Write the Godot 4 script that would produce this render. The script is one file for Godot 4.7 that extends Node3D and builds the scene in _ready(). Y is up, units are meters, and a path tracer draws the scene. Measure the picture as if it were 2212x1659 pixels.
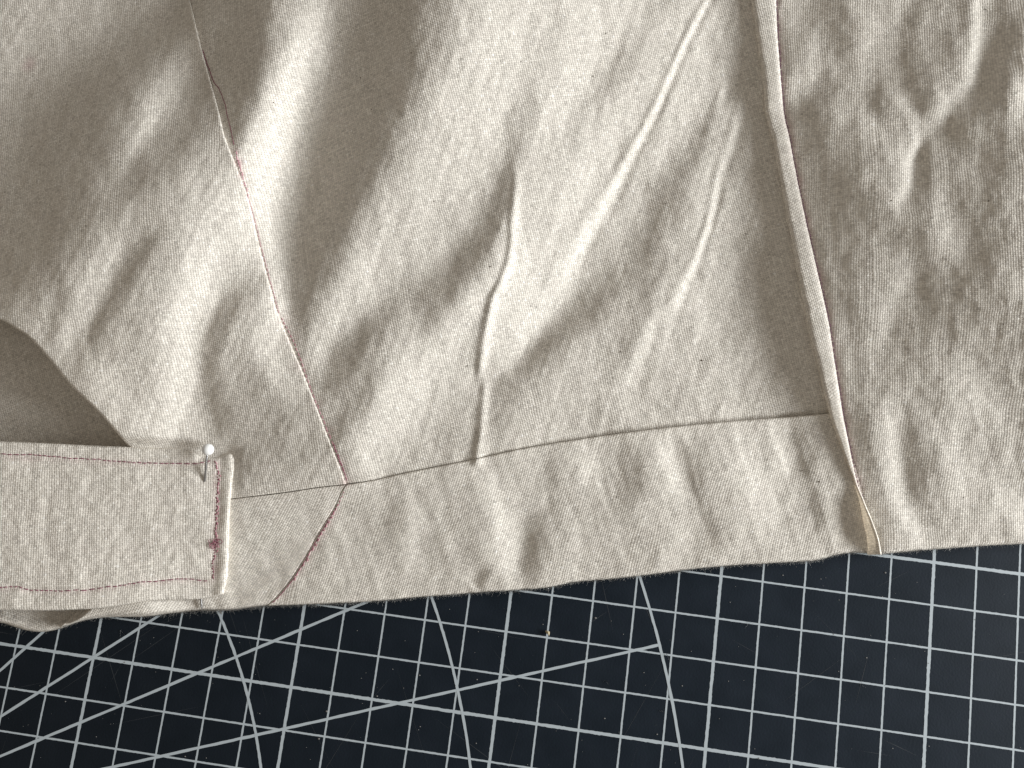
extends Node3D
# A muslin garment lying on a cutting mat, seen from close above. Real size: one square of the mat is 1 cm.
# Outlines were measured on the photograph in pixels (2212 x 1659 over the whole picture); at() turns such a
# measurement and a height above the mat in millimetres into a point of the scene.

const EYE := Vector3(0.00700393, 0.18594261, 0.02707098)
const RIGHT := Vector3(0.9992913, -0.0376405, 0.0)
const DOWN := Vector3(-0.0054191, -0.1438670, 0.9895822)
const AHEAD := Vector3(-0.0372483, -0.9888809, -0.1439690)
const FOCAL := 1597.1
const MM := 8.6                      # pixels per millimetre on the mat

# the field of heights, sampled every 4 pixels
const U0 := -320.0
const V0 := -400.0
const STEP := 4.0
const NU := 721
const NV := 457
var field := PackedFloat32Array()
var stain := PackedFloat32Array()
var rough := FastNoiseLite.new()
var wide := FastNoiseLite.new()
var slub := FastNoiseLite.new()
var rng := RandomNumberGenerator.new()
var M := {}

# outlines -------------------------------------------------------------------------------------------------
const SEAM := [[330, -400], [372, -120], [410, 0], [425, 62], [437, 110], [448, 150], [459, 190], [468, 222], [475, 250], [484, 290], [493, 315], [498, 328], [507, 350], [520, 383], [532, 415], [545, 462], [560, 528], [580, 605], [600, 676], [626, 738], [655, 806], [688, 890], [715, 960], [737, 1015], [748, 1046]]
const SEAM_LOW := [[748, 1047], [737, 1064], [725, 1092], [706, 1122], [688, 1152], [668, 1188], [645, 1226], [622, 1260], [598, 1288], [577, 1309]]
const RIM := [[-300, -400], [-300, 600], [-160, 640], [-70, 664], [0, 690], [32, 708], [62, 728], [105, 775], [150, 830], [190, 868], [222, 900], [265, 950], [320, 1012], [392, 1092]]
const HEM_LINE := [[748, 1046], [805, 1037], [870, 1022], [950, 1006], [1030, 990], [1110, 972], [1200, 956], [1300, 941], [1400, 928], [1500, 917], [1600, 908], [1700, 901], [1796, 893], [1812, 893]]
const HEM_LINE_LEFT := [[392, 1093], [500, 1078], [560, 1071], [610, 1065], [690, 1053], [748, 1047]]
const HEM_EDGE := [[577, 1310], [650, 1307], [750, 1303], [830, 1298], [900, 1291], [980, 1285], [1050, 1279], [1090, 1277], [1120, 1275], [1180, 1270], [1240, 1258], [1320, 1251], [1400, 1242], [1500, 1229], [1590, 1221], [1680, 1216], [1750, 1212], [1775, 1208], [1800, 1200], [1840, 1194], [1876, 1195]]
const HEM_EDGE_LEFT := [[128, 1358], [175, 1341], [205, 1336], [237, 1333], [312, 1332], [375, 1325], [435, 1320], [487, 1320], [530, 1315], [577, 1310]]
const HEM_EDGE_RIGHT := [[1874, 1197], [1904, 1197], [1935, 1193], [1990, 1188], [2060, 1183], [2130, 1178], [2212, 1174], [2330, 1166], [2560, 1150]]
const FLANGE_L := [[1590, -400], [1612, -120], [1622, 0], [1631, 60], [1640, 120], [1648, 180], [1651, 230], [1656, 262], [1668, 300], [1677, 350], [1690, 420], [1704, 495], [1716, 560], [1729, 630], [1743, 700], [1756, 755], [1769, 805], [1779, 850], [1791, 895], [1803, 930], [1816, 965], [1831, 1005], [1847, 1048], [1855, 1085], [1863, 1125], [1869, 1163], [1874, 1198]]
const FLANGE_R := [[1660, -400], [1672, -120], [1677, 0], [1679, 60], [1683, 120], [1688, 180], [1692, 230], [1697, 262], [1706, 300], [1715, 350], [1729, 420], [1745, 495], [1760, 560], [1776, 630], [1791, 700], [1799, 755], [1807, 805], [1814, 850], [1821, 895], [1828, 930], [1835, 965], [1843, 1005], [1853, 1048], [1866, 1085], [1883, 1125], [1897, 1163], [1904, 1198]]
const STRAP_TOP := [[-300, 948], [-120, 951], [0, 953], [100, 957], [200, 962], [275, 965], [330, 967], [372, 967], [400, 970], [418, 977], [432, 984], [450, 987], [468, 988], [484, 982], [498, 979], [508, 988]]
const STRAP_RIGHT := [[508, 988], [506, 1010], [502, 1040], [498, 1080], [496, 1120], [495, 1160], [494, 1200], [492, 1235], [489, 1258], [482, 1284]]
const STRAP_LOW := [[-300, 1316], [-120, 1318], [0, 1318], [100, 1319], [200, 1315], [255, 1309], [300, 1301], [345, 1297], [400, 1296], [440, 1293], [482, 1284]]


func _ready() -> void:
	rng.seed = 71
	# ---- camera, light, exposure -------------------------------------------------------------------------
	var camera := Camera3D.new()
	camera.name = "camera"
	camera.transform = Transform3D(Basis(RIGHT, -DOWN, -AHEAD), EYE)
	camera.fov = 54.9
	camera.near = 0.01
	camera.far = 20.0
	camera.current = true
	add_child(camera)
	var around := WorldEnvironment.new()
	around.name = "environment"
	var e := Environment.new()
	e.background_mode = Environment.BG_COLOR
	e.background_color = Color(0.275, 0.246, 0.208).linear_to_srgb()
	e.tonemap_mode = Environment.TONE_MAPPER_LINEAR
	e.tonemap_exposure = 1.0
	e.sdfgi_enabled = true
	e.ssao_enabled = true
	e.ssil_enabled = true
	around.environment = e
	add_child(around)
	var lamp := AreaLight3D.new()      # the window to the right
	lamp.name = "window_light"
	lamp.area_size = Vector2(0.7, 0.26)
	lamp.light_color = Color(0.978, 0.983, 0.976)
	lamp.light_energy = 2.0
	lamp.shadow_enabled = true
	lamp.area_range = 6.0
	var az := deg_to_rad(-4.0)
	var el := deg_to_rad(16.5)
	var away := Vector3(cos(el) * cos(az), sin(el), -cos(el) * sin(az))
	lamp.look_at_from_position(away * 1.0, Vector3.ZERO, Vector3.UP)
	add_child(lamp)

	rough.seed = 5
	rough.noise_type = FastNoiseLite.TYPE_SIMPLEX_SMOOTH
	rough.frequency = 0.03
	rough.fractal_octaves = 3
	wide.seed = 9
	wide.noise_type = FastNoiseLite.TYPE_SIMPLEX_SMOOTH
	wide.frequency = 0.006
	slub.seed = 13
	slub.noise_type = FastNoiseLite.TYPE_SIMPLEX_SMOOTH
	slub.frequency = 0.05
	materials()
	# ---- the surface everything rests on -----------------------------------------------------------------
	build_mat()
	# ---- the garment -------------------------------------------------------------------------------------
	make_field()
	build_garment()
	# ---- strap, pin, small things ------------------------------------------------------------------------
	build_strap()
	build_pin()
	build_crumb()
	build_lint()


func at(u: float, v: float, h: float) -> Vector3:
	var d := RIGHT * ((u - 1106.0) / FOCAL) + DOWN * ((v - 829.5) / FOCAL) + AHEAD
	return EYE + d * ((h * 0.001 - EYE.y) / d.y)


func on_grid(i: float, j: float, h: float) -> Vector3:     # centimetres of the mat's own print
	var a := i + 5.64558446
	var b := j + 3.03740147
	return Vector3((0.991520 * a - 0.129955 * b) * 0.01, h * 0.001, (0.129955 * a + 0.991520 * b) * 0.01)


# ---- names and labels ------------------------------------------------------------------------------------
func tag(o: Node3D, label: String, category := "", group := "", kind := "") -> Node3D:
	if label:
		o.set_meta("label", label)
	if category:
		o.set_meta("category", category)
	if group:
		o.set_meta("group", group)
	if kind:
		o.set_meta("kind", kind)
	return o


var taken := {}
func part(called: String, mesh: Mesh, material: Material, parent: Node, where := Vector3.ZERO) -> MeshInstance3D:
	var o := MeshInstance3D.new()
	var key := str(parent.get_instance_id()) + called
	var n: int = taken.get(key, 0)
	taken[key] = n + 1
	o.name = called if n == 0 else "%s_%03d" % [called, n]
	o.mesh = mesh
	o.material_override = material
	o.position = where
	o.cast_shadow = GeometryInstance3D.SHADOW_CASTING_SETTING_ON
	parent.add_child(o, true)
	return o


# ---- materials -------------------------------------------------------------------------------------------
func lin(r: float, g: float, b: float) -> Color:
	return Color(r, g, b).linear_to_srgb()


func weave(seed_no: int, threads: int, px: int) -> Array:
	# plain weave: [colour, relief as a normal map]; threads of uneven thickness and tone, small open gaps between them
	var r := RandomNumberGenerator.new()
	r.seed = seed_no
	var n := threads * px
	var phase := [PackedFloat32Array(), PackedFloat32Array()]
	var which := [PackedInt32Array(), PackedInt32Array()]
	var tone := [PackedFloat32Array(), PackedFloat32Array()]
	for k in 2:
		var w := PackedFloat32Array()
		var total := 0.0
		for i in threads:
			var x := 1.0 + r.randfn() * 0.10
			if r.randf() < 0.02:
				x += 0.3
			x = clampf(x, 0.6, 1.8)
			w.append(x)
			total += x
			tone[k].append(1.0 + r.randfn() * 0.014)
		phase[k].resize(n)
		which[k].resize(n)
		var edge := 0.0
		var i := 0
		for p in n:
			var x := (p + 0.5) / n * total
			while x > edge + w[i] and i < threads - 1:
				edge += w[i]
				i += 1
			phase[k][p] = (x - edge) / w[i]
			which[k][p] = i
	var noise := PackedFloat32Array()
	noise.resize(4096)
	for i in 4096:
		noise[i] = r.randfn()
	var col := PackedByteArray()
	col.resize(n * n * 3)
	var hgt := PackedByteArray()
	hgt.resize(n * n)
	var prof := PackedFloat32Array()
	var arch := PackedFloat32Array()
	var gap := PackedFloat32Array()
	prof.resize(65)
	arch.resize(65)
	gap.resize(65)
	for i in 65:
		var t := i / 64.0
		prof[i] = sqrt(maxf(0.0, 1.0 - pow(2.0 * t - 1.0, 2.0)))
		arch[i] = sin(PI * t)
		gap[i] = smoothstep(0.0, 0.26, minf(t, 1.0 - t))
	var sx: PackedFloat32Array = phase[0]
	var sy: PackedFloat32Array = phase[1]
	var ix: PackedInt32Array = which[0]
	var iy: PackedInt32Array = which[1]
	var tx: PackedFloat32Array = tone[0]
	var ty: PackedFloat32Array = tone[1]
	var at_ := 0
	var wob := PackedInt32Array()
	wob.resize(n)
	var wn := FastNoiseLite.new()
	wn.seed = seed_no
	wn.frequency = 0.03
	for x in n:
		var k := minf(1.0, minf(x, n - 1 - x) / 24.0)
		wob[x] = int(round(wn.get_noise_2d(x, 0.5) * 1.6 * k))
	for y in n:
		var shift := wob[y]
		for x in n:
			var yy := posmod(y + wob[(x + 333) % n], n)
			var xx := posmod(x + shift, n)
			var fy := int(sy[yy] * 64.0)
			var gy := gap[fy]
			var j := iy[yy]
			var fx := int(sx[xx] * 64.0)
			var i := ix[xx]
			var over := (i + j) & 1
			var a := prof[fx] * (0.35 + 0.65 * (arch[fy] if over == 0 else 1.0 - arch[fy]))
			var b := prof[fy] * (0.28 + 0.65 * (arch[fx] if over == 1 else 1.0 - arch[fx]))
			var h := maxf(a, b)
			var t := tx[i] if a > b else ty[j]
			var q := (noise[(i * 131 + j * 57 + (x >> 2) * 7 + (y >> 2) * 29) & 4095] + 1.3 * noise[(i * 37 + j * 811) & 4095])
			var open := 1.0 - (1.0 - gap[fx]) * (1.0 - gy)
			var c := t * (0.68 + 0.32 * open) * (1.0 + 0.03 * q)
			hgt[at_] = clampi(int(h * 225.0 + q * 8.0 + 12.0), 0, 255)
			var k := at_ * 3
			col[k] = clampi(int(c * 236.0), 0, 255)
			col[k + 1] = clampi(int(c * 233.0), 0, 255)
			col[k + 2] = clampi(int(c * 227.0), 0, 255)
			at_ += 1
	var ci := Image.create_from_data(n, n, false, Image.FORMAT_RGB8, col)
	var hi := Image.create_from_data(n, n, false, Image.FORMAT_L8, hgt)
	hi.convert(Image.FORMAT_RGBA8)
	hi.bump_map_to_normal_map(5.0)
	return [ImageTexture.create_from_image(ci), ImageTexture.create_from_image(hi)]


func materials() -> void:
	var w := weave(3, 110, 12)
	var cloth := StandardMaterial3D.new()
	cloth.resource_name = "muslin"
	cloth.albedo_texture = w[0]
	cloth.albedo_color = Color.WHITE
	cloth.vertex_color_use_as_albedo = true
	cloth.normal_enabled = true
	cloth.normal_texture = w[1]
	cloth.normal_scale = 0.52
	cloth.roughness = 0.95
	cloth.metallic_specular = 0.2
	cloth.backlight_enabled = true
	cloth.backlight = lin(0.24, 0.205, 0.15)
	M.cloth = cloth
	M.thin = cloth.duplicate()
	M.thin.backlight = lin(0.42, 0.37, 0.30)
	var mat := StandardMaterial3D.new()
	mat.resource_name = "mat_vinyl"
	var fn := FastNoiseLite.new()
	fn.seed = 4
	fn.frequency = 0.012
	fn.fractal_octaves = 5
	var ramp := Gradient.new()
	ramp.set_color(0, lin(0.0105, 0.016, 0.024))
	ramp.set_color(1, lin(0.0165, 0.0235, 0.0345))
	var nt := NoiseTexture2D.new()
	nt.width = 512
	nt.height = 512
	nt.seamless = true
	nt.noise = fn
	nt.color_ramp = ramp
	mat.albedo_texture = nt
	mat.roughness = 0.6
	mat.metallic_specular = 0.2
	mat.uv1_triplanar = true
	mat.uv1_world_triplanar = true
	mat.uv1_scale = Vector3.ONE * 14.0
	var fn2 := FastNoiseLite.new()
	fn2.seed = 8
	fn2.frequency = 0.2
	fn2.fractal_octaves = 3
	var nn := NoiseTexture2D.new()
	nn.width = 512
	nn.height = 512
	nn.seamless = true
	nn.as_normal_map = true
	nn.bump_strength = 3.0
	nn.noise = fn2
	mat.normal_enabled = true
	mat.normal_texture = nn
	mat.normal_scale = 0.06
	M.mat = mat
	M.print = plain(lin(0.46, 0.525, 0.58), 0.55)
	M.thread = plain(lin(0.21, 0.055, 0.095), 0.8)
	M.pink = plain(lin(0.46, 0.21, 0.265), 0.9)
	M.purple = plain(lin(0.15, 0.07, 0.11), 0.85)
	M.fuzz = plain(lin(0.8, 0.79, 0.76), 0.9)
	M.fleck = plain(lin(0.09, 0.065, 0.045), 0.9)
	M.bead = plain(lin(0.80, 0.81, 0.82), 0.22)
	M.steel = plain(lin(0.42, 0.42, 0.43), 0.28)
	M.steel.metallic = 1.0
	M.crumb = plain(lin(0.42, 0.36, 0.24), 0.8)
	M.cut = plain(lin(0.045, 0.052, 0.062), 0.6)
	M.dust = plain(lin(0.22, 0.22, 0.22), 0.9)
	M.lint = plain(lin(0.45, 0.46, 0.47), 0.9)


func plain(c: Color, roughness: float) -> StandardMaterial3D:
	var m := StandardMaterial3D.new()
	m.albedo_color = c
	m.roughness = roughness
	return m


# ---- meshes ----------------------------------------------------------------------------------------------
func grid_mesh(P: PackedVector3Array, uv: PackedVector2Array, col: PackedColorArray, rows: int, cols: int, both := false) -> ArrayMesh:
	var nrm := PackedVector3Array()
	nrm.resize(P.size())
	for r in rows:
		var r0 := maxi(r - 1, 0)
		var r1 := mini(r + 1, rows - 1)
		for c in cols:
			var c0 := maxi(c - 1, 0)
			var c1 := mini(c + 1, cols - 1)
			var n := (P[r1 * cols + c] - P[r0 * cols + c]).cross(P[r * cols + c1] - P[r * cols + c0])
			nrm[r * cols + c] = n.normalized() if n.length_squared() > 0.0 else Vector3.UP
	var idx := PackedInt32Array()
	idx.resize((rows - 1) * (cols - 1) * 6)
	var k := 0
	for r in rows - 1:
		for c in cols - 1:
			var a := r * cols + c
			idx[k] = a
			idx[k + 1] = a + 1
			idx[k + 2] = a + cols
			idx[k + 3] = a + 1
			idx[k + 4] = a + cols + 1
			idx[k + 5] = a + cols
			k += 6
	var arr := []
	arr.resize(Mesh.ARRAY_MAX)
	arr[Mesh.ARRAY_VERTEX] = P
	arr[Mesh.ARRAY_NORMAL] = nrm
	if uv.size():
		arr[Mesh.ARRAY_TEX_UV] = uv
	if col.size():
		arr[Mesh.ARRAY_COLOR] = col
	arr[Mesh.ARRAY_INDEX] = idx
	var m := ArrayMesh.new()
	m.add_surface_from_arrays(Mesh.PRIMITIVE_TRIANGLES, arr)
	return m


func curve(points: Array, spacing := 3.0) -> PackedVector2Array:   # smooth line through the points, sampled evenly
	var c := Curve2D.new()
	c.bake_interval = spacing
	var n := points.size()
	for i in n:
		var p := Vector2(points[i][0], points[i][1])
		var a := Vector2(points[maxi(i - 1, 0)][0], points[maxi(i - 1, 0)][1])
		var b := Vector2(points[mini(i + 1, n - 1)][0], points[mini(i + 1, n - 1)][1])
		var d := (b - a).normalized()
		c.add_point(p, -d * p.distance_to(a) * 0.3, d * p.distance_to(b) * 0.3)
	return c.get_baked_points()


func along(c: PackedVector2Array, t: float) -> Vector2:
	var x := clampf(t, 0.0, 1.0) * (c.size() - 1)
	var i := mini(int(x), c.size() - 2)
	return c[i].lerp(c[i + 1], x - i)


func spread(length: float, each: float, fine_start: bool, fine_end: bool) -> PackedFloat32Array:
	# parameters 0..1 over that many pixels, closer together at a rolled edge
	var out := PackedFloat32Array()
	var near := [0.0, 0.7, 1.5, 2.4, 3.6, 5.2, 7.5]
	var a := 0.0
	var b := length
	if fine_start:
		for x in near:
			out.append(x)
		a = 7.5
	if fine_end:
		b = length - 7.5
	var n := maxi(1, int(ceil((b - a) / each)))
	for i in n + 1:
		var x := a + (b - a) * i / n
		if out.size() == 0 or x > out[out.size() - 1] + 0.01:
			out.append(x)
	if fine_end:
		for i in 6:
			out.append(length - near[5 - i])
	for i in out.size():
		out[i] /= length
	return out


func tube(points: PackedVector3Array, radii: PackedFloat32Array, sides := 6) -> ArrayMesh:
	var P := PackedVector3Array()
	var up := Vector3(0.13, 0.95, 0.21)
	for i in points.size():
		var d := (points[mini(i + 1, points.size() - 1)] - points[maxi(i - 1, 0)]).normalized()
		var a := d.cross(up).normalized()
		var b := d.cross(a).normalized()
		for s in sides + 1:
			var w := TAU * s / sides
			P.append(points[i] + (a * cos(w) + b * sin(w)) * radii[i])
	return grid_mesh(P, PackedVector2Array(), PackedColorArray(), points.size(), sides + 1)


# ---- the mat ---------------------------------------------------------------------------------------------
func build_mat() -> void:
	var mat := Node3D.new()
	mat.name = "cutting_mat"
	add_child(mat)
	tag(mat, "dark blue-black cutting mat printed with a pale grey centimetre grid and angle lines", "cutting mat")
	var st := SurfaceTool.new()
	st.begin(Mesh.PRIMITIVE_TRIANGLES)
	# a slab with rounded long edges
	var corners := [on_grid(-30, -18, 0), on_grid(30, -18, 0), on_grid(30, 22, 0), on_grid(-30, 22, 0)]
	var mid: Vector3 = (corners[0] + corners[2]) * 0.5
	var rings := []
	for k in [[1.0, 0.0], [1.0008, -0.2], [1.0012, -0.6], [1.0012, -2.4], [1.0, -3.0]]:
		var ring := []
		for c in corners:
			ring.append(mid + (c - mid) * k[0] + Vector3(0, k[1] * 0.001, 0))
		rings.append(ring)
	for q in [[0, 1, 2], [0, 2, 3]]:
		for i in q:
			st.add_vertex(rings[0][i])
	for q in [[0, 2, 1], [0, 3, 2]]:
		for i in q:
			st.add_vertex(rings[4][i])
	for k in 4:
		for i in 4:
			var j := (i + 1) % 4
			for p in [rings[k][i], rings[k + 1][i], rings[k][j], rings[k][j], rings[k + 1][i], rings[k + 1][j]]:
				st.add_vertex(p)
	st.generate_normals()
	part("mat_sheet", st.commit(), M.mat, mat)
	var cuts := SurfaceTool.new()
	cuts.begin(Mesh.PRIMITIVE_TRIANGLES)
	for k in 60:
		var c := Vector2(rng.randf_range(-19, 9), rng.randf_range(0, 8))
		var d := Vector2(1, 0).rotated(rng.randfn() * 0.5 + (PI * 0.5 if rng.randf() < 0.4 else 0.0)) * rng.randf_range(0.2, 1.6) * (1.0 if k > 6 else 2.5)
		var n := d.orthogonal().normalized() * rng.randf_range(0.002, 0.005)
		for p in [c - d, c + n, c + d, c - d, c + d, c - n]:
			cuts.add_vertex(on_grid(p.x, p.y, 0.018))
	cuts.generate_normals()
	var cut := part("knife_cut", cuts.commit(), M.cut, mat)
	cut.set_meta("kind", "stuff")
	var dust := SurfaceTool.new()
	dust.begin(Mesh.PRIMITIVE_TRIANGLES)
	for k in 420:
		var c := Vector2(rng.randf_range(-19, 9), rng.randf_range(-0.5, 8))
		var size := absf(rng.randfn()) * 0.008 + 0.004
		var top := on_grid(c.x, c.y, 0.05 + size * 5.0)
		for q in 5:
			var w0 := TAU * q / 5.0
			var w1 := TAU * (q + 1) / 5.0
			for p in [top, on_grid(c.x + cos(w0) * size, c.y + sin(w0) * size * 0.7, 0.05), on_grid(c.x + cos(w1) * size, c.y + sin(w1) * size * 0.7, 0.05)]:
				dust.add_vertex(p)
	dust.generate_normals()
	var dusty := part("dust", dust.commit(), M.dust, mat)
	dusty.set_meta("kind", "stuff")
	for i in range(-20, 11):
		var pts := []
		for k in 261:
			pts.append(Vector2(i, -2.0 + k * 0.05))
		part("grid_line", stripe(pts, 0.074 if posmod(i, 5) == 0 else 0.044, 0.030), M.print, mat)
	for j in range(-2, 11):
		var pts := []
		for k in 621:
			pts.append(Vector2(-20.5 + k * 0.05, j))
		part("grid_line", stripe(pts, 0.074 if posmod(j, 5) == 0 else 0.044, 0.042), M.print, mat)
	for a in [20.0, 30.0, 40.0, 50.0]:
		var d := Vector2(cos(deg_to_rad(a)), -sin(deg_to_rad(a)))
		var pts := []
		for k in 181:
			pts.append(Vector2(-20.87, 9.92) + d * (1.2 + k * 0.14))
		var out := []
		for p in pts:
			if p.distance_to(Vector2(-22.07, 10.62)) < 22.2:
				out.append(p)
		part("angle_line", stripe(out, 0.066, 0.054), M.print, mat)
	for r in [12.24, 17.22, 22.19]:
		var pts := []
		for k in 261:
			var w := deg_to_rad(2.0 + k * 0.3)
			pts.append(Vector2(-22.07 + r * cos(w), 10.62 - r * sin(w)))
		part("angle_arc", stripe(pts, 0.066, 0.066), M.print, mat)


func stripe(pts: Array, width: float, h: float) -> ArrayMesh:      # a printed line with worn, uneven edges
	var P := PackedVector3Array()
	var n := pts.size()
	var seed_at := rng.randf() * 900.0
	for i in n:
		var d: Vector2 = (pts[mini(i + 1, n - 1)] - pts[maxi(i - 1, 0)]).normalized()
		var s := Vector2(-d.y, d.x)
		for side in [-1.0, 1.0]:
			var w := width * 0.5 * (1.0 + 0.08 * rng.randfn() + 0.16 * slub.get_noise_2d(seed_at + i * 1.3, side * 40.0))
			var p: Vector2 = pts[i] + s * side * w
			P.append(on_grid(p.x, p.y, h))
	# order across so that faces look up
	var flip := (P[2] - P[0]).cross(P[1] - P[0]).y < 0.0
	if flip:
		for i in n:
			var t := P[i * 2]
			P[i * 2] = P[i * 2 + 1]
			P[i * 2 + 1] = t
	return grid_mesh(P, PackedVector2Array(), PackedColorArray(), n, 2)


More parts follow.
